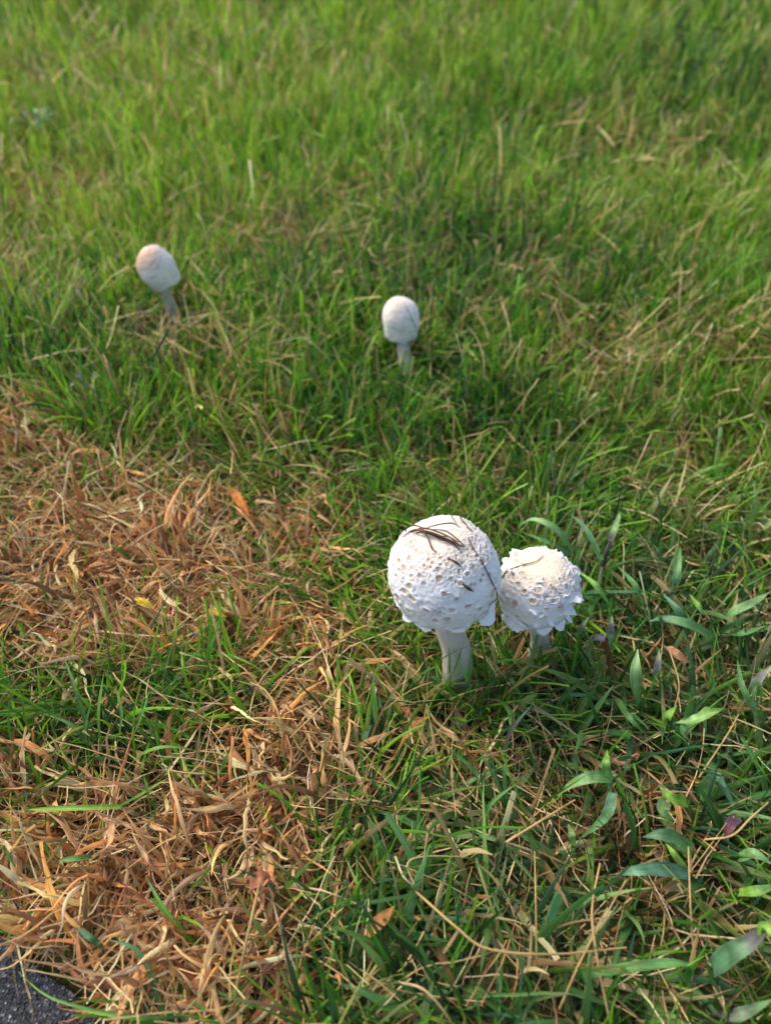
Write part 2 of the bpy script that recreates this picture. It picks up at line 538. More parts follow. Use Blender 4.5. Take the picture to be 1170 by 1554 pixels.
def stem(root, ctrl, rads, seed, colr=(.62, .555, .455)):
    n, k = 40, 48
    pts = catmull(ctrl, n)
    rr = [np.interp(i / (n - 1) * (len(rads) - 1), range(len(rads)), rads) for i in range(n)]
    V, Q = tube(pts, rr, k)
    V = V.reshape(n, k, 3); C = np.zeros((n, k, 3))
    for i in range(n):
        c0 = np.array(pts[i])
        for j in range(k):
            a = 2 * math.pi * j / k
            f = noise.noise(Vector((math.cos(a) * 3.5, math.sin(a) * 3.5, i * .09 + seed))) + .6 * noise.noise(Vector((math.cos(a) * 9, math.sin(a) * 9, i * .12 + seed)))
            V[i, j] = c0 + (V[i, j] - c0) * (1 + .07 * f)
            st_ = max(0, noise.noise(Vector((math.cos(a) * 2, math.sin(a) * 2, i * .2 + seed * 3))) - .1)
            C[i, j] = np.array(colr) * (1 + .14 * f) * (1 - np.array((.25, .4, .55)) * st_ * 1.2)
    return put('stem', mesh_np('stem', V.reshape(-1, 3), Q, C.reshape(-1, 3)), M_STEM, root)


B1 = at(694, 1036); C1 = at(673, 871, .126)
cap1, W1, Q1 = scaly_mushroom('largest white mushroom, scaly globe cap with brown pine needles lying on top', B1, C1,
    .0362, .0385, .0210, .17, (math.radians(-4), math.radians(-5)), .0185, 3, .45, .0086, .0098, 420, 130, 60,
    [(math.radians(-30), .026, .004, .0055), (math.radians(-75), .018, .003, .001), (math.radians(-120), .016, .003, .001), (math.radians(-150), .02, .003, .0015)], .75)
B2 = at(815, 1004); C2 = at(816, 888, .097)
cap2, W2, Q2 = scaly_mushroom('smaller scaly white mushroom with ragged edge, touching the largest one on its right', B2, C2,
    .0275, .0240, .0195, .15, (math.radians(-3), math.radians(2)), .0165, 11, 1.3, .0105, .0068, 340, 110, 60,
    [(math.radians(-135), .022, .007, .003), (math.radians(-80), .014, .006, .0015), (math.radians(-25), .012, .004, .005), (math.radians(-50), .012, .003, .004)], 1.0)


def button_mushroom(label, base, centre, R, b, c, m, tilt, stem_r, seed, blush, rag_n):
    root = empty('mushroom', base)
    tag(root, label, 'mushroom', 'white mushrooms growing in the lawn')
    L = centre - base
    r, z = lathe_profile(R, b, c, m, 0, 60, 40, .95)
    nr, na = len(r), 128
    th = np.linspace(0, 2 * math.pi, na, endpoint=False)
    P = np.stack([r[:, None] * np.cos(th), r[:, None] * np.sin(th), np.repeat(z[:, None], na, 1)], -1)
    C = np.zeros((nr, na, 3))
    for i in range(nr):
        for j in range(na):
            p = Vector(P[i, j])
            n3 = noise.noise(p * 60 + Vector((seed, 0, 0))); n1 = noise.noise(p * 260 + Vector((seed, 3, 0)))
            P[i, j] *= 1 + .06 * n3 + .016 * n1 + .03 * noise.noise(p * 25 + Vector((seed, 8, 0)))
            f = i / nr
            if f > .9: P[i, j, 2] -= (f - .9) / .1 * R * (.10 * noise.noise(Vector((math.cos(th[j]) * rag_n, math.sin(th[j]) * rag_n, seed))) + .02)
            k = max(0, 1 - math.hypot(P[i, j, 0] / R + .35, P[i, j, 1] / R + .25) / 1.45) * (1 - smooth01(f, .32, .6)) * blush * (1.25 + 1.0 * n3 + .7 * n1)
            k = min(1, max(0, k))
            colr = np.array((.82, .77, .70)) * (1 - k) + np.array((.70, .47, .32)) * k
            sm = max(0, noise.noise(Vector((th[j] * 2.2, z[i] * 300, seed + 4))) - .2) * 1.6
            colr = colr * (1 - min(.5, sm)) + np.array((.42, .40, .36)) * min(.5, sm)
            C[i, j] = colr
    rings = []
    for fr, dz in [(.95, 0), (.9, .003), (.5, .006), (.2, .007)]:
        ring = P[-1].copy(); ring[:, :2] *= fr; ring[:, 2] += dz; rings.append(ring)
    allP = np.concatenate([P.reshape(-1, 3)] + rings); allC = np.concatenate([C.reshape(-1, 3), np.repeat(np.array([[.6, .55, .46]]), na * 4, 0)])
    rows = nr + 4
    i = np.arange(rows - 1)[:, None] * na; j = np.arange(na)[None, :]; j2 = (j + 1) % na
    Q = np.stack([(i + j), (i + na + j), (i + na + j2), (i + j2)], -1).reshape(-1, 4)
    P3 = orient(allP, *tilt)
    put('cap', mesh_np('cap', P3 + np.array(L), Q, allC), M_CAP, root)
    ctrl = [Vector((0, 0, -.01)), Vector((L.x * .1, L.y * .1, L.z * .25)), Vector((L.x * .6, L.y * .6, L.z * .6)), L + Vector((0, 0, -c * .2))]
    stem(root, ctrl, [stem_r * 1.3, stem_r * 1.1, stem_r, stem_r * .9], seed)
    CAPS.append((np.array(centre), R * 1.05, b, c)); STEMS.append((np.array(base), np.array(centre), stem_r * 1.1))


B3 = at(618, 585); C3 = at(608, 482, .072)
button_mushroom('small egg-capped white mushroom standing behind the largest one, a dark blade across it', B3, C3,
    .0208, .0235, .0205, .13, (math.radians(-3), math.radians(-2)), .0074, 21, .35, 3)
B4 = at(270, 500); C4 = at(239, 407, .078)
button_mushroom('leaning egg-capped mushroom with pinkish tan top, alone at the left of the lawn', B4, C4,
    .0218, .0275, .0195, .13, (math.radians(6), math.radians(-20)), .0072, 33, 1.0, 3)

# ------------------------------------------------------------------ ribbons of grass
def ribbons(P0, az, el, L, Wd, S, bend, turn, tw0, twist, cA, cB, cut=0.0, fold=0.0, prof=1.0, zmin=.001, tipc=None, base_w=.55):
    """vectorised blades: start, heading, elevation, length, width and the per-segment changes"""
    N = len(P0)
    P = P0.copy(); az = az.copy(); el = el.copy(); tw = tw0.copy()
    ds = (L / S)[:, None]
    nw = 3 if fold else 2
    V = np.zeros((N, S + 1, nw, 3)); C = np.zeros((N, S + 1, nw, 3)); UVW = np.zeros((N, S + 1, nw, 3))
    rid = rng.random(N)
    g0 = gz(P0[:, 0], P0[:, 1])
    for i in range(S + 1):
        f = i / S
        t = np.stack([np.cos(el) * np.cos(az), np.cos(el) * np.sin(az), np.sin(el)], -1)
        h = np.stack([-np.sin(az), np.cos(az), np.zeros(N)], -1)
        n = np.cross(t, h)
        sv = np.cos(tw)[:, None] * h + np.sin(tw)[:, None] * n
        nn = np.cross(t, sv)
        wf = base_w + (1 - base_w) * min(1, f / .25)
        tap = max(0.0, 1 - f ** (2.2 * prof))
        wfac = np.maximum(tap, cut * np.ones(N)) * wf
        hw = (Wd * wfac * .5)[:, None]
        V[:, i, 0] = P - sv * hw; V[:, i, -1] = P + sv * hw
        if nw == 3: V[:, i, 1] = P + nn * hw * fold
        cc = cA * (1 - f) + cB * f
        if tipc is not None and i == S: cc = tipc
        C[:, i] = cc[:, None, :]
        for k in range(nw):
            UVW[:, i, k, 0] = k / (nw - 1); UVW[:, i, k, 1] = f; UVW[:, i, k, 2] = rid
        if i < S:
            P = P + t * ds
            el = el + bend[:, i]; az = az + turn[:, i]; tw = tw + twist[:, i]
            lowz = P[:, 2] < g0 + zmin
            P[:, 2] = np.where(lowz, g0 + zmin, P[:, 2])
            el = np.where(lowz & (el < 0), np.abs(el) * .25, el)
    b0 = (np.arange(N) * (S + 1) * nw)[:, None, None] + (np.arange(S) * nw)[None, :, None] + np.arange(nw - 1)[None, None, :]
    Q = np.stack([b0, b0 + 1, b0 + nw + 1, b0 + nw], -1).reshape(-1, 4)
    return V, C, UVW, Q, N


def keep_clear(V):
    """mask of blades that stay out of the caps and stems"""
    N = V.shape[0]
    ok = np.ones(N, bool)
    pts = V.mean(2)
    for c, R, b, cc in CAPS:
        d = pts - c
        hb = np.where(d[..., 2] > 0, b, cc) * 1.04 + .002
        e = (d[..., 0] ** 2 + d[..., 1] ** 2) / (R * 1.02 + .001) ** 2 + (d[..., 2] / hb) ** 2
        ok &= ~((e < 1) & (d[..., 2] > -cc * 1.1)).any(1)
    for b, c, r in STEMS:
        ax = c - b; t = np.clip(((pts - b) @ ax) / (ax @ ax), 0, 1)
        d = np.linalg.norm(pts - (b + t[..., None] * ax), axis=-1)
        ok &= ~(d < r).any(1)
    return ok


class Mass:
    def __init__(s): s.V, s.C, s.U, s.Q, s.n = [], [], [], [], 0
    def add(s, V, C, U, Q, N, clear=True):
        per = V.shape[1] * V.shape[2]; fpb = Q.shape[0] // N
        if clear:
            ok = keep_clear(V)
            V, C, U = V[ok], C[ok], U[ok]; N = len(V)
            Q = Q[:fpb * N]
        s.V.append(V.reshape(-1, 3)); s.C.append(C.reshape(-1, 3)); s.U.append(U.reshape(-1, 3)); s.Q.append(Q + s.n)
        s.n += N * per
    def build(s, name, mat):
        return put(name, mesh_np(name, np.concatenate(s.V), np.concatenate(s.Q), np.concatenate(s.C), np.concatenate(s.U)), mat)


# ---- where the lawn is dead, tan or green (ground ellipses)
def blob(px, py, rx, ry, amp):
    c = at(px, py, .015); a = at(px + rx, py, .015); d = at(px, py - ry, .015)
    return (c.x, c.y, abs(a.x - c.x), abs(d.y - c.y), amp)


DRY = [blob(*b) for b in [
    (20, 640, 90, 45, 1.0), (110, 690, 90, 30, .4), (210, 770, 120, 45, .9), (450, 790, 80, 40, .9), (90, 850, 150, 75, 1), (280, 880, 130, 70, .9),
    (270, 960, 160, 60, .5), (480, 940, 60, 70, .8), (30, 990, 70, 40, .8), (460, 1060, 70, 70, .8), (380, 1150, 120, 60, .55), (90, 1200, 110, 40, .8),
    (420, 1240, 80, 60, .9), (240, 1270, 130, 60, 1), (60, 1340, 100, 70, 1), (300, 1360, 130, 60, 1), (120, 1440, 130, 60, 1), (230, 1520, 110, 60, .9),
    (400, 1440, 90, 70, .5), (380, 1540, 70, 50, .5), (660, 1110, 60, 35, .5), (720, 1190, 60, 40, .45), (950, 1220, 80, 50, .6), (560, 1180, 40, 40, .3), (870, 1130, 60, 30, .3)]]
GREENISH = [blob(*b) for b in [(140, 1075, 130, 45, .8), (40, 1090, 60, 40, .6), (330, 1010, 60, 30, .3), (390, 830, 60, 30, .3), (200, 640, 100, 25, .4), (100, 750, 90, 20, .35)]]
TANS = [blob(*b) for b in [
    (440, 375, 80, 30, .8), (20, 430, 60, 30, .9), (180, 130, 150, 60, .5), (930, 580, 130, 50, .7), (1100, 560, 90, 60, .6), (980, 240, 110, 40, .9),
    (540, 320, 60, 25, .5), (330, 640, 150, 40, .5), (830, 470, 80, 40, .3), (60, 300, 120, 50, .4), (700, 700, 120, 40, .3), (300, 560, 150, 40, .35),
    (1050, 1000, 120, 80, .4), (830, 1260, 160, 110, .6), (900, 1450, 200, 100, .5), (640, 1110, 80, 60, .6), (1050, 700, 120, 60, .5), (450, 130, 120, 40, .35), (30, 740, 120, 40, .9), (300, 700, 150, 30, .5)]]
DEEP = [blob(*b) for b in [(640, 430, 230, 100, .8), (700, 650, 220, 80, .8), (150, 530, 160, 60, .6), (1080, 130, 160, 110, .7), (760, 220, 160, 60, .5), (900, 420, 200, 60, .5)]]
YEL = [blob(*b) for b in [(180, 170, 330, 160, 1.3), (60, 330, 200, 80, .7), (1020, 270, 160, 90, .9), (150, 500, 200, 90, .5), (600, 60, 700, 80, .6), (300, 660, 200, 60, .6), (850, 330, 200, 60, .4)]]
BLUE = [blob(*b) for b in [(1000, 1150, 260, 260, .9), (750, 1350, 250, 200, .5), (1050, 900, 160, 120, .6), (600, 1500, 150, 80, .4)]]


def field(bl, x, y, warp=.012):
    xx = x + warp * np.sin(y * 61 + 3 * np.sin(x * 37)) + .5 * warp * np.sin(y * 140 + x * 90)
    yy = y + warp * np.sin(x * 53 + 2 * np.sin(y * 41)) + .5 * warp * np.sin(x * 150 - y * 70)
    o = np.zeros(len(x))
    for cx, cy, rx, ry, a in bl:
        o = o + a * np.exp(-(((xx - cx) / rx) ** 2 + ((yy - cy) / ry) ** 2))
    return o


def dead(x, y):
    return np.clip(field(DRY, x, y) * 1.15 - field(GREENISH, x, y), 0, 1)


def scatter(n, y0, y1):
    """random ground points in the trapezium the lawn in view takes up, with some margin"""
    y = y0 + (y1 - y0) * rng.random(n)
    hw = .54 * np.hypot(np.maximum(y, 0), .5) + .10
    keep = rng.random(n) < hw / hw.max()
    y = y[keep]; hw = hw[keep]
    x = (rng.random(len(y)) * 2 - 1) * hw
    k = road_side(x, y) < .004
    return x[k], y[k]


def pick(pal, n, jit=.18):
    pal = np.array(pal); c = pal[rng.integers(0, len(pal), n)]
    c = c * (1 + rng.normal(0, jit, (n, 1))) * (1 + rng.normal(0, .06, (n, 3)))
    return np.clip(c, .005, .9)


G_FRESH = [lin(106, 160, 34), lin(88, 146, 34), lin(122, 174, 40), lin(72, 128, 38), lin(138, 180, 50)]
G_YEL = [lin(154, 190, 48), lin(168, 192, 66), lin(136, 182, 40), lin(186, 194, 96)]
G_DEEP = [lin(44, 94, 34), lin(34, 74, 34), lin(58, 110, 38), lin(54, 96, 60), lin(78, 130, 54), lin(90, 148, 40)]  # deeper grass greens, darkened further for the shade among the crabgrass
G_DEW = [lin(92, 140, 74), lin(112, 156, 92), lin(80, 126, 80), lin(126, 166, 84), lin(74, 120, 58)]
D_COP = [lin(218, 166, 110), lin(200, 146, 92), lin(230, 188, 136), lin(176, 124, 78), lin(238, 204, 154), lin(144, 100, 66), lin(214, 152, 88)]
D_TAN = [lin(224, 194, 138), lin(210, 176, 120), lin(234, 210, 160), lin(184, 148, 98), lin(160, 126, 80)]
D_BRN = [lin(130, 92, 60), lin(104, 72, 48), lin(150, 108, 70), lin(170, 130, 86)]
D_DRK = [lin(92, 64, 44), lin(74, 54, 38), lin(110, 84, 54), lin(70, 66, 40)]  # brown bottom litter, colours lowered to paint shade into gaps between blades


def randwalk(n, S, amp):
    return rng.normal(0, amp, (n, S))


def grass_zone(mass, n, y0, y1, S, lo, hi, wlo, whi, fold, lean, only=None, pal=None):
    x, y = scatter(n, y0, y1)
    # clumping
    big = np.sin(x * 17 + 3 * np.sin(y * 11)) * np.sin(y * 15 + 2.5 * np.sin(x * 13 + 1))
    cl = .5 + .22 * big + .4 * np.sin(x * 83 + 4 * np.sin(y * 47)) * np.sin(y * 71 + 4 * np.sin(x * 59))
    d = dead(x, y); tn = np.clip(field(TANS, x, y), 0, 1)
    k = rng.random(len(x)) < (1 - .9 * d) * (1 - .68 * tn) * (.55 + .45 * cl)
    if only is None: k &= rng.random(len(x)) > .38 * np.clip(field(BLUE, x, y), 0, 1)
    if only is not None: k &= rng.random(len(x)) < field(only, x, y) * .6
    x, y, d, cl, tn = x[k], y[k], d[k], cl[k], tn[k]
    n = len(x)
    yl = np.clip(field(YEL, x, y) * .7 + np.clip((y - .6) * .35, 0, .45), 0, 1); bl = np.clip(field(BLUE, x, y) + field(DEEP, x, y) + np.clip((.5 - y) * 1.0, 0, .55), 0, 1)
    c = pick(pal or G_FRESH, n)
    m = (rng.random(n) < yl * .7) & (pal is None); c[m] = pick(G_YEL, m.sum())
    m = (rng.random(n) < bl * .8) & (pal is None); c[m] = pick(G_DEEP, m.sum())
    m = rng.random(n) < .05 + .3 * tn; c[m] = pick(D_TAN, m.sum())
    far = np.clip((y - .45) / .5, 0, 1)
    L = rng.uniform(lo, hi, n) * (.75 + .5 * cl) * (1 - .35 * d) * (1 - .3 * tn)
    for bx in (B3, B4):
        L = L * (1 - .5 * np.exp(-(((x - bx.x - .01) / .035) ** 2 + ((y - bx.y + .035) / .045) ** 2)))
    az = rng.random(n) * 2 * math.pi
    # neighbouring blades lean alike
    az = np.where(rng.random(n) < .45, 2.2 * np.sin(x * 19 + y * 13) + 1.3 * np.sin(y * 29 - x * 7) + rng.normal(0, .5, n), az)
    el = np.clip(rng.normal(lean[0], lean[1], n), math.radians(8), math.radians(92))
    W = rng.uniform(wlo, whi, n) * np.where(rng.random(n) < .15, 1.5, 1.0)
    bend = -np.abs(rng.normal(.5, .55, n))[:, None] / S * np.linspace(.4, 1.6, S) + randwalk(n, S, .05)
    kink = rng.random(n) < .08
    ki = rng.integers(1, S, n); bend[kink, ki[kink]] -= rng.uniform(.6, 1.6, kink.sum())
    cA = c * .8 + np.array(lin(190, 190, 130)) * .04
    cB = c * rng.uniform(.9, 1.2, (n, 1))
    tipd = rng.random(n) < .13
    cB[tipd] = c[tipd] * .4 + pick(D_TAN, tipd.sum()) * .6
    P0 = np.stack([x, y, gz(x, y) - .002], -1)
    cut = np.where(rng.random(n) < .30, .55, .06)
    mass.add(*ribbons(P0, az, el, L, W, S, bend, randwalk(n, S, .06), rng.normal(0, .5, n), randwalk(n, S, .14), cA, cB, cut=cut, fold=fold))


R = math.radians
near = Mass()
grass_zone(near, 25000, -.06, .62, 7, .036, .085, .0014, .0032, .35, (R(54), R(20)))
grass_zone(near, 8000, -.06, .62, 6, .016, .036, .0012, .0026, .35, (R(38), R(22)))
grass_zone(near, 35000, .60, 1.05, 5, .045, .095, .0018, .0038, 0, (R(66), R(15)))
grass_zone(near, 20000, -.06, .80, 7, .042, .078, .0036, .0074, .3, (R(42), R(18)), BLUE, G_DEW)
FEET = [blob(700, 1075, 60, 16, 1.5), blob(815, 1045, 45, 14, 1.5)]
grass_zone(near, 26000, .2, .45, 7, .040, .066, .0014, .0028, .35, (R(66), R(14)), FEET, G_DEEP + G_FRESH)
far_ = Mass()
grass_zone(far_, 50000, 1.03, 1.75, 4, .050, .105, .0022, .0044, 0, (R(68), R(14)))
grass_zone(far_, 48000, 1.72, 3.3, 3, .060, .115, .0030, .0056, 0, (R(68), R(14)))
o = near.build('lawn_grass', M_GRASS)
tag(o, 'green grass blades of the lawn around the mushrooms', 'grass', kind='stuff')
o = far_.build('lawn_grass', M_GRASS)
tag(o, 'blurred bright green grass of the far lawn at the top', 'grass', kind='stuff')

# ---- dead copper leaves of the bare patch
dry = Mass()


def dry_zone(n, y0, y1, lo, hi, wlo, whi, S, zr, el0, thr):
    x, y = scatter(n, y0, y1)
    d = dead(x, y)
    k = rng.random(len(x)) < np.clip(d * 1.25 - thr, 0, 1)
    x, y = x[k], y[k]; n = len(x)
    if n == 0: return
    c = pick(D_COP, n, .2)
    m = rng.random(n) < .16; c[m] = pick(D_TAN, m.sum())
    cB = c * rng.uniform(.8, 1.35, (n, 1))
    P0 = np.stack([x, y, gz(x, y) + rng.uniform(0, zr, n)], -1)
    # tufts have a common direction: combed over each other, towards the road at the front
    az = 2.2 * np.sin(x * 41 + 1 + 2 * np.sin(y * 17)) * np.sin(y * 37 + 2 * np.sin(x * 19)) + 3.7 + rng.normal(0, .62, n)
    el = np.clip(rng.normal(el0, R(24), n), R(-10), R(85))
    L = rng.uniform(lo, hi, n); W = rng.uniform(wlo, whi, n)
    bend = randwalk(n, S, .24) - (.75 / S)
    dry.add(*ribbons(P0, az, el, L, W, S, bend, randwalk(n, S, .20), rng.normal(0, .6, n), randwalk(n, S, .32), c * .92, cB,
                     cut=np.where(rng.random(n) < .15, .4, .04), fold=.55, prof=.9, zmin=.002, base_w=.35))


dry_zone(24000, -.06, .80, .024, .055, .0016, .0044, 8, .012, R(28), .05)
dry_zone(9000, -.06, .80, .032, .065, .0028, .0060, 9, .020, R(32), .15)
dry_zone(22000, -.06, .80, .012, .035, .0010, .0028, 6, .006, R(15), .0)
# stray dead leaves everywhere near
x, y = scatter(5200, -.05, .9); n = len(x)
dry.add(*ribbons(np.stack([x, y, gz(x, y) + rng.uniform(0, .012, n)], -1), rng.random(n) * 6.28, rng.normal(R(20), R(20), n), rng.uniform(.012, .034, n), rng.uniform(.0014, .004, n), 7,
                 randwalk(n, 7, .28), randwalk(n, 7, .25), rng.normal(0, 1, n), randwalk(n, 7, .4), pick(D_BRN + D_COP, n), pick(D_BRN + D_COP + D_TAN, n), cut=.1, fold=.5))
o = dry.build('dead_grass', M_DRY)
tag(o, 'curled coppery dead grass of the dry patch at left', 'dead grass', kind='stuff')

# ---- pale thatch and straws
st = Mass()


def thatch(n, y0, y1, S, lo, hi, wlo, whi, zr, base, kt, kd, elr, pal=None):
    x, y = scatter(n, y0, y1)
    p = base + kt * np.clip(field(TANS, x, y), 0, 1) + kd * dead(x, y)
    k = rng.random(len(x)) < p
    x, y = x[k], y[k]; n = len(x)
    c = pick(pal or D_TAN, n); m = rng.random(n) < .35; c[m] = pick(pal or (D_BRN + D_TAN), m.sum())
    P0 = np.stack([x, y, gz(x, y) + rng.uniform(0, zr, n)], -1)
    st.add(*ribbons(P0, rng.random(n) * 6.28, rng.normal(elr, R(13), n), rng.uniform(lo, hi, n), rng.uniform(wlo, whi, n), S,
                    randwalk(n, S, .09) - .10 / S, randwalk(n, S, .12), rng.normal(0, .8, n), randwalk(n, S, .15), c, c * rng.uniform(.85, 1.2, (n, 1)), cut=.6, fold=0, zmin=.003, base_w=.8))


thatch(22000, -.06, .72, 6, .02, .07, .0006, .0014, .022, .26, .45, .5, R(12))
thatch(15000, -.06, .72, 5, .01, .03, .0006, .0016, .006, .9, .1, .1, R(5), D_DRK + D_BRN)
thatch(30000, .70, 1.2, 4, .025, .080, .0010, .0022, .045, .12, .7, .3, R(24))
thatch(38000, 1.18, 3.2, 3, .03, .09, .0018, .0036, .05, .05, .5, .3, R(26))
o = st.build('straw_litter', M_STRAW)
tag(o, 'thin tan straw and thatch strewn between the grass blades', 'straw', kind='stuff')


# ------------------------------------------------------------------ single leaves and stalks
def leaf_mesh(pts, width, cA, cB, n=14, fold=.3, roll=0.0, roll_end=0.0, base_w=.8, tip=.06, prof=1.0, wave=.0, purple=None):
    P = catmull(pts, n)
    V, C, U = [], [], []
    rid = random.random()
    ph = random.random() * 6
    for i, p in enumerate(P):
        f = i / (n - 1)
        t = (P[min(i + 1, n - 1)] - P[max(i - 1, 0)]).normalized()
        h = t.cross(Vector((0, 0, 1)))
        if h.length < 1e-3: h = Vector((1, 0, 0))
        h.normalize(); nn = h.cross(t)
        a = roll + (roll_end - roll) * f
        sv = h * math.cos(a) + nn * math.sin(a); nv = nn * math.cos(a) - h * math.sin(a)
        wf = (base_w + (1 - base_w) * min(1, f / .2)) * max(tip, 1 - f ** (2.5 * prof))
        hw = width * .5 * wf
        c = np.array(cA) * (1 - f) + np.array(cB) * f
        if purple is not None:
            k = math.exp(-((f - purple) / .2) ** 2) * .85
            c = c * (1 - k) + np.array(lin(112, 84, 106)) * k
        for k_, u in enumerate((-1, -.5, 0, .5, 1)):
            edge = wave * width * math.sin(f * 17 + ph + u * 2) * abs(u)
            V.append(p + sv * hw * u + nv * (hw * fold * (abs(u) - .5) + edge))
            C.append(c * (1.12 if u == 0 else 1.0)); U.append((.5 + u / 2, f, rid))
    return mesh_np('leaf', np.array([tuple(v) for v in V]), grid_faces(n, 5), np.array(C), np.array(U))


def tube_mesh(pts, rads, cA, cB, n=14, k=6):
    P = catmull(pts, n)
    rr = [np.interp(i / (n - 1) * (len(rads) - 1), range(len(rads)), rads) for i in range(n)]
    V, Q = tube(P, rr, k)
    f = np.repeat(np.linspace(0, 1, n), k)[:, None]
    C = np.array(cA) * (1 - f) + np.array(cB) * f
    U = np.stack([np.tile(np.arange(k) / k, n), f[:, 0], np.full(n * k, random.random())], -1)
    return mesh_np('stalk', V, Q, C, U)


LG = lin(108, 154, 82); LB = lin(96, 140, 104); LP = lin(146, 180, 116); LD = lin(76, 122, 56); LY = lin(130, 174, 60)
PUR = lin(124, 98, 118); RED = lin(128, 68, 56)
SHADES = {'g': LG, 'b': LB, 'p': LP, 'd': LD, 'y': LY, 'u': PUR, 'r': RED}


def plant(name, label, cat, base, leaves, stems=(), group=None, mat=None, part='leaf'):
    b = at(*base)
    root = empty(name, b); tag(root, label, cat, group)
    for pts, wmm, cA, cB, *opt in leaves:
        kw = opt[0] if opt else {}
        P = [at(*p) - b for p in pts]
        put(part, leaf_mesh(P, wmm * .001, SHADES[cA], SHADES[cB], **kw), mat or M_CRAB, root)
    for pts, r, cA, cB in stems:
        P = [at(*p) - b for p in pts]
        put('stem', tube_mesh(P, [r * .001 * 1.4, r * .001 * 1.2, r * .001], SHADES[cA], SHADES[cB]), mat or M_CRAB, root)
    return root


CG = 'broad-bladed crabgrass weeds in the right of the lawn'
plant('crabgrass', 'crabgrass with two arched pale leaves just behind the smaller scaly cap', 'weed', (870, 862, 0), [
    ([(868, 836, .03), (842, 802, .055), (808, 788, .055), (785, 800, .04)], 6.60, 'g', 'p', dict(roll=.5)),
    ([(866, 840, .03), (835, 824, .042), (790, 807, .045)], 5.28, 'b', 'g', dict(roll=.4))],
    [([(870, 862, -.002), (869, 850, .015), (868, 836, .03)], 1.06, 'd', 'g')], CG)
plant('crabgrass', 'upright crabgrass stalk with purple knee and pale leaf above the small scaly cap', 'weed', (905, 905, 0), [
    ([(926, 822, .058), (933, 800, .066), (941, 776, .062)], 7.92, 'g', 'p', dict(roll=1.0, purple=.12)),
    ([(912, 850, .045), (890, 806, .055), (866, 780, .052)], 6.60, 'g', 'b', dict(roll=-.3))],
    [([(905, 905, -.002), (912, 862, .03), (926, 822, .058)], 1.67, 'd', 'u')], CG)
plant('crabgrass', 'crabgrass with two long slanting leaves and fuzzy purple sheath right of the small cap', 'weed', (930, 1003, 0), [
    ([(925, 920, .035), (905, 890, .052), (876, 866, .046)], 7.48, 'g', 'y', dict(roll=-.2)),
    ([(982, 938, .03), (965, 892, .058), (938, 860, .055)], 7.92, 'g', 'g', dict(roll=-.4)),
    ([(925, 985, .03), (926, 958, .05), (928, 934, .056)], 7.92, 'b', 'p', dict(roll=.9, purple=.62)),
    ([(878, 985, .02), (880, 958, .045), (893, 936, .052)], 6.16, 'g', 'p', dict(roll=.5, purple=.62))],
    [([(930, 1003, -.002), (928, 960, .02), (925, 920, .035)], 1.41, 'd', 'g'), ([(930, 1003, -.002), (955, 970, .015), (982, 938, .03)], 1.32, 'd', 'd')], CG)
plant('crabgrass', 'crabgrass with wide pale leaf pointing up beside a reddish purple stalk', 'weed', (950, 1095, 0), [
    ([(972, 1078, .015), (966, 1050, .045), (964, 1018, .064), (967, 985, .068)], 10.56, 'd', 'p', dict(roll=.9, prof=1.2)),
    ([(918, 970, .062), (902, 968, .06), (893, 985, .045), (900, 1020, .028)], 5.72, 'u', 'g', dict(roll=.2)),
    ([(990, 1040, .03), (997, 1015, .05), (1000, 985, .056)], 6.60, 'b', 'p', dict(roll=.8, purple=.62)),
    ([(935, 1060, .025), (955, 1090, .04), (985, 1120, .03)], 5.28, 'g', 'd')],
    [([(950, 1095, -.002), (930, 1025, .03), (918, 970, .062)], 2.11, 'd', 'r'), ([(950, 1095, -.002), (960, 1090, .006), (972, 1078, .015)], 1.58, 'd', 'd')], CG)
plant('crabgrass', 'large crabgrass with wide leaf reaching to the right edge, above the brown leaf', 'weed', (1080, 985, 0), [
    ([(1080, 947, .03), (1110, 930, .05), (1142, 914, .056), (1168, 898, .05)], 9.68, 'd', 'p', dict(roll=.45)),
    ([(1080, 947, .03), (1063, 925, .05), (1046, 902, .05)], 7.92, 'g', 'y', dict(roll=-.2)),
    ([(1078, 965, .03), (1042, 946, .05), (1005, 939, .047), (984, 943, .04)], 7.92, 'g', 'b', dict(roll=.5)),
    ([(1015, 908, .03), (1026, 876, .058), (1032, 830, .068)], 7.48, 'b', 'g', dict(roll=.8)),
    ([(1085, 960, .02), (1120, 962, .04), (1160, 950, .045)], 7.92, 'd', 'g', dict(roll=.3)),
    ([(1045, 965, .02), (1030, 930, .04), (1005, 900, .04)], 8.80, 'd', 'b', dict(roll=.2))],
    [([(1080, 985, -.002), (1080, 968, .015), (1080, 947, .03)], 1.67, 'd', 'g'), ([(1080, 985, -.002), (1050, 945, .015), (1015, 908, .03)], 1.41, 'd', 'd')], CG)
plant('crabgrass', 'crabgrass stalk with purple bent leaf touching the right edge of the picture', 'weed', (1160, 1160, 0), [
    ([(1140, 1056, .045), (1150, 1032, .062), (1172, 1008, .068)], 7.92, 'p', 'p', dict(roll=.5, purple=.62)),
    ([(1145, 1080, .04), (1125, 1040, .05), (1118, 1000, .045)], 5.28, 'd', 'g', dict(roll=.3))],
    [([(1160, 1160, -.002), (1152, 1110, .02), (1140, 1056, .045)], 1.67, 'd', 'p')], CG)
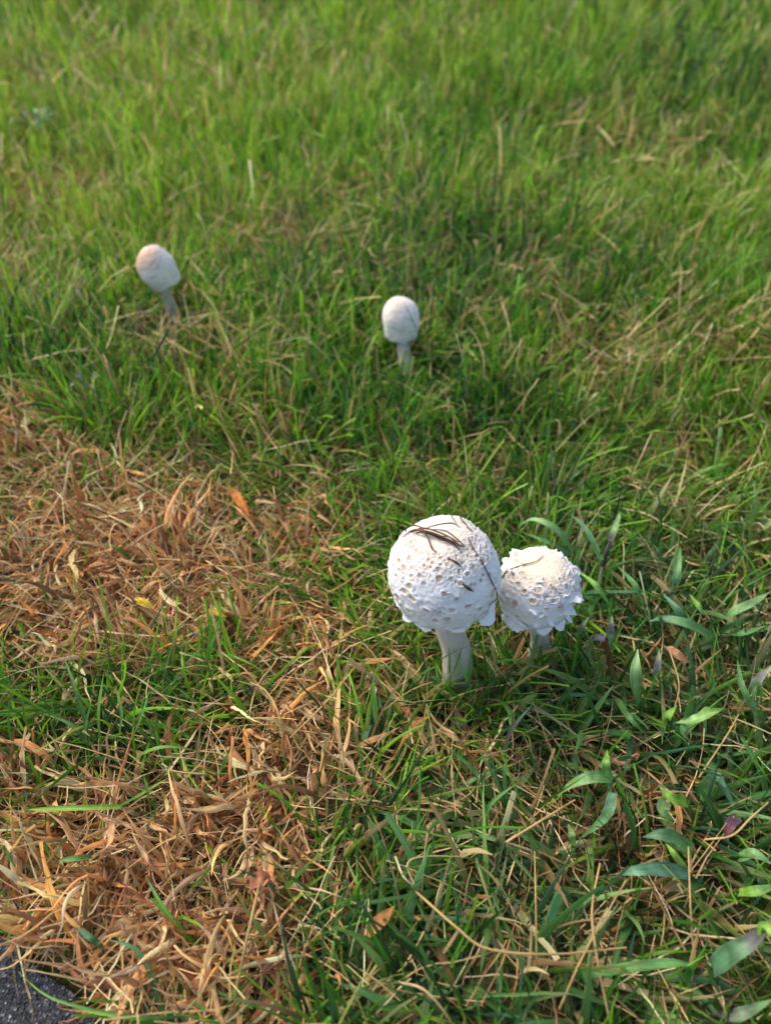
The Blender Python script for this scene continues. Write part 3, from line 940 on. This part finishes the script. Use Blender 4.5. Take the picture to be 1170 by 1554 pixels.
plant('crabgrass', 'crabgrass with flat pale leaf over a purple drooping sheath, below the brown leaf', 'weed', (1060, 1165, 0), [
    ([(1020, 1098, .045), (1050, 1093, .058), (1080, 1081, .058), (1098, 1074, .05)], 7.92, 'p', 'y', dict(roll=.5)),
    ([(1033, 1100, .055), (1042, 1118, .05), (1055, 1140, .03)], 7.92, 'g', 'p', dict(roll=.4, purple=.62)),
    ([(1008, 1108, .035), (1012, 1088, .052), (1027, 1070, .052)], 7.04, 'y', 'y', dict(roll=.6)),
    ([(1070, 1150, .02), (1095, 1190, .03), (1120, 1240, .02)], 6.16, 'd', 'b')],
    [([(1060, 1165, -.002), (1040, 1130, .02), (1025, 1100, .05)], 1.41, 'd', 'g')], CG)
plant('crabgrass', 'crabgrass with hooked pale leaf over dark reddish litter, right of centre bottom', 'weed', (915, 1285, 0), [
    ([(926, 1180, .05), (898, 1179, .057), (868, 1190, .047), (845, 1208, .03)], 7.92, 'g', 'p', dict(roll=.4)),
    ([(930, 1203, .05), (918, 1240, .042), (878, 1274, .025)], 7.04, 'b', 'g', dict(roll=-.3)),
    ([(922, 1182, .05), (919, 1160, .062), (921, 1138, .062)], 6.16, 'g', 'y', dict(roll=.9)),
    ([(870, 1300, .01), (868, 1270, .035), (862, 1250, .03)], 5.28, 'y', 'p', dict(roll=.6))],
    [([(915, 1285, -.002), (925, 1240, .03), (926, 1180, .05)], 1.32, 'd', 'g')], CG)
plant('crabgrass', 'crabgrass with flat blue-green leaf lying level above a reddish leaf, lower right', 'weed', (1060, 1345, 0), [
    ([(1044, 1326, .035), (1005, 1319, .047), (965, 1321, .047), (934, 1328, .035)], 7.92, 'b', 'b', dict(roll=.5, prof=1.2)),
    ([(1062, 1352, .02), (1030, 1344, .03), (1000, 1352, .028)], 8.80, 'g', 'r', dict(roll=.3)),
    ([(1050, 1290, .03), (1010, 1268, .035), (975, 1270, .03)], 9.68, 'd', 'b', dict(roll=.3)),
    ([(1048, 1335, .03), (1025, 1300, .045), (1010, 1280, .045)], 5.28, 'y', 'y', dict(roll=.2))],
    [([(1060, 1345, -.002), (1055, 1338, .02), (1044, 1326, .035)], 1.32, 'd', 'd')], CG)
plant('crabgrass', 'crabgrass with short folded bright leaf and small magenta leaf, lower right', 'weed', (1060, 1262, 0), [
    ([(1042, 1216, .045), (1020, 1212, .055), (1000, 1192, .055)], 7.92, 'y', 'y', dict(roll=.3)),
    ([(1010, 1215, .035), (1005, 1230, .045), (1022, 1245, .04)], 8.80, 'p', 'g', dict(roll=.2)),
    ([(1120, 1240, .03), (1108, 1250, .04), (1100, 1272, .035)], 7.04, 'u', 'r', dict(prof=1.8, base_w=.8)),
    ([(1060, 1210, .02), (1085, 1180, .04), (1100, 1195, .04)], 9.68, 'd', 'b', dict(roll=.2))],
    [([(1060, 1262, -.002), (1052, 1240, .02), (1042, 1216, .045)], 1.23, 'd', 'g'), ([(1060, 1262, -.002), (1090, 1255, .015), (1120, 1240, .03)], 1.06, 'd', 'g')], CG)
plant('crabgrass', 'crabgrass leaf pair at the right edge beside pale tangled straw', 'weed', (1165, 1340, 0), [
    ([(1120, 1302, .04), (1145, 1296, .05), (1172, 1312, .045)], 7.92, 'g', 'p', dict(roll=.3)),
    ([(1120, 1355, .04), (1150, 1352, .05), (1180, 1342, .05)], 7.04, 'y', 'g', dict(roll=.3))],
    [([(1165, 1340, -.002), (1140, 1330, .02), (1120, 1302, .04)], 1.14, 'd', 'g'), ([(1165, 1340, -.002), (1140, 1350, .02), (1120, 1355, .04)], 1.14, 'd', 'g')], CG)
plant('crabgrass', 'crabgrass with the widest mottled leaf, in the lower right corner', 'weed', (1090, 1510, 0), [
    ([(1080, 1470, .03), (1108, 1448, .05), (1142, 1426, .058), (1178, 1388, .055)], 11.44, 'b', 'g', dict(roll=.4, purple=.75)),
    ([(1150, 1425, .04), (1158, 1412, .06), (1178, 1400, .062)], 10.56, 'y', 'y', dict(roll=.5)),
    ([(1080, 1540, .02), (1120, 1540, .045), (1175, 1515, .05)], 7.92, 'u', 'g', dict(roll=.4))],
    [([(1090, 1510, -.002), (1085, 1490, .015), (1080, 1470, .03)], 1.58, 'd', 'g')], CG)
plant('crabgrass', 'single long straight green leaf lying level across straw near the bottom right', 'weed', (880, 1486, 0), [
    ([(882, 1480, .032), (950, 1469, .036), (1010, 1462, .036), (1052, 1463, .032)], 5.72, 'g', 'g', dict(roll=.4, prof=2))],
    [([(880, 1486, -.002), (880, 1484, .015), (882, 1480, .032)], 1.06, 'd', 'g')], CG)

TG = 'distinct tufts of wider green blades'
plant('grass_tuft', 'tuft of crossing green blades below the stem of the smaller scaly mushroom', 'grass tuft', (745, 1290, 0), [
    ([(722, 1287, .004), (742, 1225, .045), (784, 1188, .062)], 3.96, 'd', 'g', dict(roll=.4)),
    ([(772, 1240, .01), (750, 1180, .05), (720, 1128, .066)], 3.60, 'd', 'g', dict(roll=-.3)),
    ([(770, 1240, .01), (765, 1180, .05), (768, 1145, .06)], 3.24, 'd', 'g', dict(roll=.5)),
    ([(740, 1340, .01), (728, 1320, .03), (720, 1308, .035)], 4.32, 'g', 'p', dict(roll=.3))], (), TG, M_GRASS, 'blade')
plant('grass_tuft', 'dark greyish blade arching up left of the reddish litter', 'grass tuft', (758, 1160, 0), [
    ([(755, 1165, .005), (775, 1110, .045), (808, 1068, .062)], 3.96, 'd', 'b', dict(roll=.5, purple=.5))], (), TG, M_GRASS, 'blade')
plant('grass_tuft', 'upright green tuft inside the dry patch near the left edge', 'grass tuft', (165, 1160, 0), [
    ([(150, 1160, .004), (120, 1060, .05), (95, 990, .062)], 3.60, 'd', 'g', dict(roll=.2)),
    ([(160, 1165, .004), (150, 1090, .05), (158, 1020, .066)], 3.60, 'd', 'y', dict(roll=.6)),
    ([(170, 1165, .004), (185, 1090, .05), (175, 1040, .06)], 3.24, 'd', 'g', dict(roll=.5)),
    ([(145, 1160, .004), (115, 1105, .03), (60, 1080, .035)], 3.24, 'd', 'g', dict(roll=.3)),
    ([(180, 1160, .004), (210, 1100, .05), (228, 1045, .06)], 2.88, 'd', 'g', dict(roll=.5)),
    ([(140, 1160, .004), (130, 1110, .04), (140, 1060, .05)], 3.60, 'd', 'd', dict(roll=.5))], (), TG, M_GRASS, 'blade')
plant('grass_tuft', 'bright curved blade with pale rim arching over the dry patch at left', 'grass tuft', (180, 1180, 0), [
    ([(185, 1175, .01), (215, 1145, .04), (255, 1133, .045), (302, 1140, .03)], 3.60, 'g', 'y', dict(roll=.4))], (), TG, M_GRASS, 'blade')
plant('grass_tuft', 'level bright green cut blade with white end lying on dry grass, left edge', 'grass tuft', (190, 1236, 0), [
    ([(185, 1224, .032), (120, 1226, .036), (40, 1229, .034)], 3.24, 'y', 'y', dict(roll=.5, prof=4)),
    ([(175, 1228, .02), (215, 1205, .04), (256, 1180, .045)], 3.24, 'g', 'y', dict(roll=.4)),
    ([(232, 1250, .005), (225, 1205, .04), (219, 1177, .05)], 2.88, 'g', 'y', dict(roll=.6))],
    [([(190, 1236, -.002), (188, 1230, .015), (185, 1224, .032)], 0.72, 'd', 'y')], TG, M_GRASS, 'blade')
plant('grass_tuft', 'slender bright blade rising at the left foot of the largest mushroom', 'grass tuft', (575, 1110, 0), [
    ([(575, 1115, .004), (568, 1070, .04), (566, 1022, .06)], 3.24, 'g', 'y', dict(roll=.6)),
    ([(580, 1118, .004), (592, 1070, .03), (600, 1040, .036)], 2.52, 'g', 'd', dict(roll=.5))], (), TG, M_GRASS, 'blade')
plant('grass_tuft', 'green blades crossing in front of the stem of the largest mushroom', 'grass tuft', (712, 1085, 0), [
    ([(710, 1082, .004), (712, 1020, .05), (719, 962, .075)], 3.02, 'd', 'g', dict(roll=.7)),
    ([(668, 1052, .014), (690, 1015, .04), (704, 972, .062)], 2.30, 'd', 'g', dict(roll=.6)),
    ([(681, 1060, .006), (682, 1010, .05), (682, 975, .06)], 1.58, 'd', 'd', dict(roll=.6))], (), TG, M_GRASS, 'blade')
plant('grass_tuft', 'dark blade slanting across the cap of the small egg-shaped mushroom', 'grass tuft', (646, 560, 0), [
    ([(648, 545, .03), (634, 505, .075), (613, 458, .104)], 2.30, 'd', 'd', dict(roll=.6))], 
    [([(646, 560, -.002), (647, 553, .015), (648, 545, .03)], 0.72, 'd', 'd')], TG, M_GRASS, 'blade')
plant('grass_tuft', 'green cut blades lying in the coppery grass above the asphalt corner', 'grass tuft', (200, 1440, 0), [
    ([(155, 1438, .02), (140, 1425, .034), (118, 1408, .03)], 3.60, 'd', 'b', dict(roll=.4, prof=2.5)),
    ([(255, 1560, .004), (215, 1450, .03), (160, 1424, .034)], 3.24, 'g', 'b', dict(roll=.3)),
    ([(140, 1300, .02), (120, 1302, .03), (88, 1306, .03)], 3.60, 'g', 'g', dict(roll=.4, prof=3)),
    ([(300, 1440, .01), (250, 1380, .035), (222, 1330, .04)], 3.24, 'y', 'g', dict(roll=.3))], (), TG, M_GRASS, 'blade')
plant('grass_tuft', 'long green runner reaching out over the asphalt corner', 'grass tuft', (250, 1560, 0), [
    ([(235, 1552, .02), (130, 1530, .028), (70, 1510, .026), (27, 1474, .018)], 1.7, 'g', 'y', dict(roll=.5)),
    ([(245, 1545, .02), (180, 1542, .03), (110, 1530, .026)], 2.88, 'g', 'y', dict(roll=.5))],
    [([(250, 1560, -.002), (245, 1555, .01), (235, 1552, .02)], 0.79, 'd', 'g')], TG, M_GRASS, 'blade')

# ---- single straws
SG = 'single tan straws lying over the grass'


def straw(label, pts, r=.6, cA=lin(206, 172, 112), cB=lin(196, 158, 100)):
    b = at(*pts[0])
    o = put('straw', tube_mesh([at(*p) - b for p in pts], [r * .001, r * .001 * .95, r * .001 * .7], cA, cB, 22, 6), M_STRAW, None, b)
    tag(o, label, 'straw', SG)


straw('short thick tan straw slanting over dark litter below the small scaly mushroom', [(768, 1278, .045), (820, 1246, .05), (872, 1214, .045)], .8)
straw('upright thin tan straw standing right of the crossing green tuft', [(814, 1465, .02), (813, 1380, .045), (811, 1292, .05)], .55)
straw('long straw curving across the bottom centre, parallel to the picture edge', [(630, 1352, .03), (690, 1405, .045), (740, 1440, .045), (840, 1448, .042), (950, 1438, .035)], .75)
straw('straight straw leaning right, lowest of the long ones at the bottom', [(848, 1532, .02), (890, 1440, .045), (950, 1335, .05)], .65)
straw('tall bent straw rising from the bottom edge, right of the centre', [(925, 1550, .02), (905, 1450, .045), (898, 1380, .05), (910, 1310, .05)], .75)
straw('vertical straw beside the level blue-green leaf at lower right', [(1052, 1450, .02), (1047, 1370, .045), (1044, 1285, .05)], .65)
straw('curved straw right of the magenta leaf, lower right', [(1070, 1274, .035), (1110, 1268, .048), (1140, 1240, .052), (1165, 1218, .045)], .7)
straw('vertical tan straw standing up from the coppery patch near the bottom', [(357, 1512, .02), (376, 1420, .05), (396, 1332, .06)], .8)
straw('pale looped straw at the bottom centre-left', [(600, 1300, .04), (612, 1330, .045), (628, 1342, .04), (618, 1312, .046), (640, 1300, .044), (700, 1300, .04)], .6, lin(222, 204, 160))
straw('long thin straw arching down at the bottom centre, pale and curved', [(600, 1490, .035), (640, 1500, .045), (670, 1530, .04), (690, 1560, .03)], .7, lin(216, 190, 140))
straw('straw leaning left from the foot of the largest mushroom', [(655, 1035, .03), (620, 1050, .04), (580, 1080, .035)], .6)
straw('straight pale straw fanning left out of the dry patch below the largest cap', [(540, 1010, .03), (500, 1060, .045), (440, 1120, .04)], .65)
straw('long curved straw rising at the centre of the dry patch', [(432, 1150, .02), (425, 1090, .045), (405, 1050, .05), (380, 1035, .045)], .7)
straw('thin straw in front of the brown leaf at the right', [(1020, 1085, .03), (1030, 1040, .05), (1015, 985, .055)], .6)
straw('straight straw pointing up-right beside the purple stalk at right edge', [(1060, 1180, .03), (1100, 1120, .05), (1120, 1085, .045)], .6)

# ---- small leaves
def curled_leaf(name, label, cat, pts, wmm, c1, c2, **kw):
    b = at(*pts[0])
    o = put(name, leaf_mesh([at(*p) - b for p in pts], wmm * .001, c1, c2, **kw), M_DRY, None, b)
    tag(o, label, cat)


curled_leaf('dead_leaf', 'flat brown dead leaf lying among crabgrass at the right', 'dead leaf', [(1012, 980, .045), (1025, 992, .05), (1046, 1006, .045)], 10, lin(176, 130, 96), lin(150, 104, 74), prof=1.8, base_w=.7, roll=.3)
curled_leaf('yellow_leaf', 'bright yellow leaf bit on the dry patch, larger of two', 'leaf', [(205, 908, .03), (219, 915, .034), (234, 923, .03)], 8, lin(222, 190, 62), lin(208, 176, 60), prof=1.8, base_w=.6, roll=.4)
curled_leaf('yellow_leaf', 'small ochre yellow leaf bit on the dry patch, right of the larger yellow one', 'leaf', [(320, 923, .03), (331, 930, .034), (344, 936, .03)], 7, lin(206, 172, 60), lin(196, 160, 70), prof=1.8, base_w=.6, roll=.4)
curled_leaf('dead_leaf', 'orange-brown dead leaf near the bottom, right of the coppery patch', 'dead leaf', [(552, 1420, .02), (575, 1400, .035), (598, 1375, .03)], 9, lin(170, 116, 66), lin(186, 132, 80), prof=1.3, roll=.4, wave=.06)
curled_leaf('dead_leaf', 'reddish curled dead leaf in the coppery patch at the bottom', 'dead leaf', [(378, 1348, .03), (395, 1332, .042), (412, 1338, .036)], 10, lin(150, 92, 74), lin(172, 112, 84), prof=1.6, roll=.3, wave=.1)
curled_leaf('dead_leaf', 'orange fallen leaf blade in the dry patch under the straws, centre-left', 'dead leaf', [(352, 742, .03), (366, 764, .04), (378, 782, .036)], 9, lin(196, 124, 58), lin(184, 108, 50), prof=1.4, roll=.4, wave=.06)
curled_leaf('dead_leaf', 'large upright folded tan leaf at the left above the asphalt', 'dead leaf', [(150, 1310, .02), (165, 1275, .045), (172, 1248, .045)], 9, lin(190, 142, 100), lin(204, 160, 116), prof=1.4, roll=.8, wave=.08)


# ---- pale broadleaf weeds, blurred behind
def weed(label, px, py, n, size, colr, zz=.035):
    b = at(px, py)
    root = empty('broadleaf_weed', b); tag(root, label, 'weed')
    for k in range(n):
        a = k * 2.4 + random.random() * .6; L = size * random.uniform(.7, 1.1)
        d = Vector((math.cos(a), math.sin(a), 0))
        put('leaf', leaf_mesh([Vector((0, 0, .004)), d * L * .35 + Vector((0, 0, zz * .9)), d * L * .75 + Vector((0, 0, zz * 1.1)), d * L + Vector((0, 0, zz * .9))],
                              L * .2, [c * random.uniform(.85, 1.1) for c in colr], colr, 12, .25, prof=1.2, base_w=.25), M_CRAB, root)


weed('small silvery pale weed at the edge of the dry patch, upper left', 148, 618, 5, .022, lin(170, 182, 170))
weed('blurred bluish weed on the far lawn at the left', 68, 225, 7, .05, lin(120, 160, 120), .05)
weed('pale round-leaved weed on tan thatch right of the small mushroom', 878, 645, 4, .026, lin(176, 184, 130))

# ------------------------------------------------------------------ debris lying on the caps
M_NEEDLE = blade_mat('dry_needle', .02, .6, vein=.25, mottle=.4, spec=.3)
bv1 = BVHTree.FromPolygons([tuple(v) for v in W1], [tuple(q) for q in Q1])
bv2 = BVHTree.FromPolygons([tuple(v) for v in W2], [tuple(q) for q in Q2])
EYE = Vector((0, 0, CAM_H))


def on_cap(bv, px, py, lift=.0008):
    hit, n, _, _ = bv.ray_cast(EYE, ray(px, py))
    if hit is None:
        hit, n, _, _ = bv.find_nearest(at(px, py, .13))
    if n.dot(EYE - hit) < 0: n = -n
    return hit + n * lift


def needle(bv, pts, r, lift, cA, cB, n=20):
    """thin tapering needle over surface points"""
    P = [on_cap(bv, px, py, lift if len(e) == 0 else e[0]) for px, py, *e in pts]
    return P, r, cA, cB, n


NB = lin(98, 66, 48); NL = lin(142, 102, 76); NDK = lin(62, 42, 34)
b0 = on_cap(bv1, 655, 812, .001)
root = empty('pine_needle_bundle', b0)
tag(root, 'bundle of dry brown pine needles lying across the top of the largest cap', 'pine needles')
fans = [
    [(604, 810), (630, 806, .0022), (660, 812, .0028), (698, 829, .0016)],
    [(606, 813), (632, 808, .0026), (662, 814, .0032), (704, 832, .0012)],
    [(612, 808), (640, 805, .003), (668, 812, .0026), (694, 826, .002)],
    [(608, 806), (636, 809, .002), (660, 816, .0024), (700, 830, .0022)],
    [(640, 806), (662, 803, .0045), (684, 803, .004), (700, 808, .003)],
    [(645, 808, .003), (650, 820, .0022), (656, 832, .0012), (661, 838)],
    [(616, 803), (640, 812, .003), (668, 818, .003), (690, 826, .003)],
    [(655, 808, .003), (676, 814, .0035), (690, 822, .003), (703, 831, .002)],
    [(662, 815, .002), (680, 820, .0026), (695, 828, .002), (706, 832, .0012)],
    [(648, 811, .0022), (668, 819, .0022), (684, 826, .0016), (701, 833, .001)],
    [(610, 815, .0008), (624, 809, .0018), (644, 808, .0026), (655, 813, .002)],
    [(600, 815, .0008), (618, 805, .002), (634, 804, .003), (650, 810, .0034)]]
for f in fans:
    P = [on_cap(bv1, px + random.uniform(-2.5, 2.5), py + random.uniform(-1.8, 1.8), *e) - b0 for px, py, *e in f]
    put('needle', tube_mesh(P, [.00022, .00045, .00055, .0002], NB if random.random() < .6 else NDK, NL if random.random() < .5 else NB, 20, 5), M_NEEDLE, root)


def debris(name, label, cat, bv, pts, rads, cA, cB):
    b = on_cap(bv, *pts[0])
    P = [on_cap(bv, px, py, *e) - b for px, py, *e in pts]
    o = put(name, tube_mesh(P, rads, cA, cB, 22, 6), M_NEEDLE, None, b)
    tag(o, label, cat)


debris('pine_needle', 'long thin dark needle curving down the right side of the largest cap', 'pine needle', bv1,
       [(711, 818, .0012), (716, 830, .0015), (730, 852, .001), (742, 878, .0012), (752, 905, .0012), (756, 926, .0018)], [.00028, .0004, .00045, .0003], NDK, NB)
debris('pine_needle', 'short dark needle on the top right edge of the largest cap', 'pine needle', bv1,
       [(696, 786, .001), (704, 796, .0012), (715, 808, .001)], [.0003, .0006, .0003], NB, NL)
debris('pine_needle', 'tiny curved needle at the very top of the largest cap', 'pine needle', bv1,
       [(683, 782, .001), (687, 789, .001), (692, 796, .001)], [.0002, .0003, .0002], NB, NB)
debris('bark_fragment', 'thin dark bark splinter in the middle of the largest cap', 'bark', bv1,
       [(681, 847, .0006), (691, 853, .0007), (701, 862, .0006)], [.0003, .0008, .0002], NDK, NB)
debris('bark_fragment', 'short brown bark bit low on the right of the largest cap', 'bark', bv1,
       [(702, 887, .0006), (709, 892, .0008), (718, 897, .0006)], [.0005, .0011, .0002], NDK, NB)
debris('straw', 'pale thin straw with dark end lying across the smaller scaly cap', 'straw', bv2,
       [(764, 878, .0012), (772, 868, .0015), (795, 859, .0012), (812, 854, .0012), (824, 844, .001)], [.0006, .0005, .0004, .00025], NDK, lin(206, 176, 132))
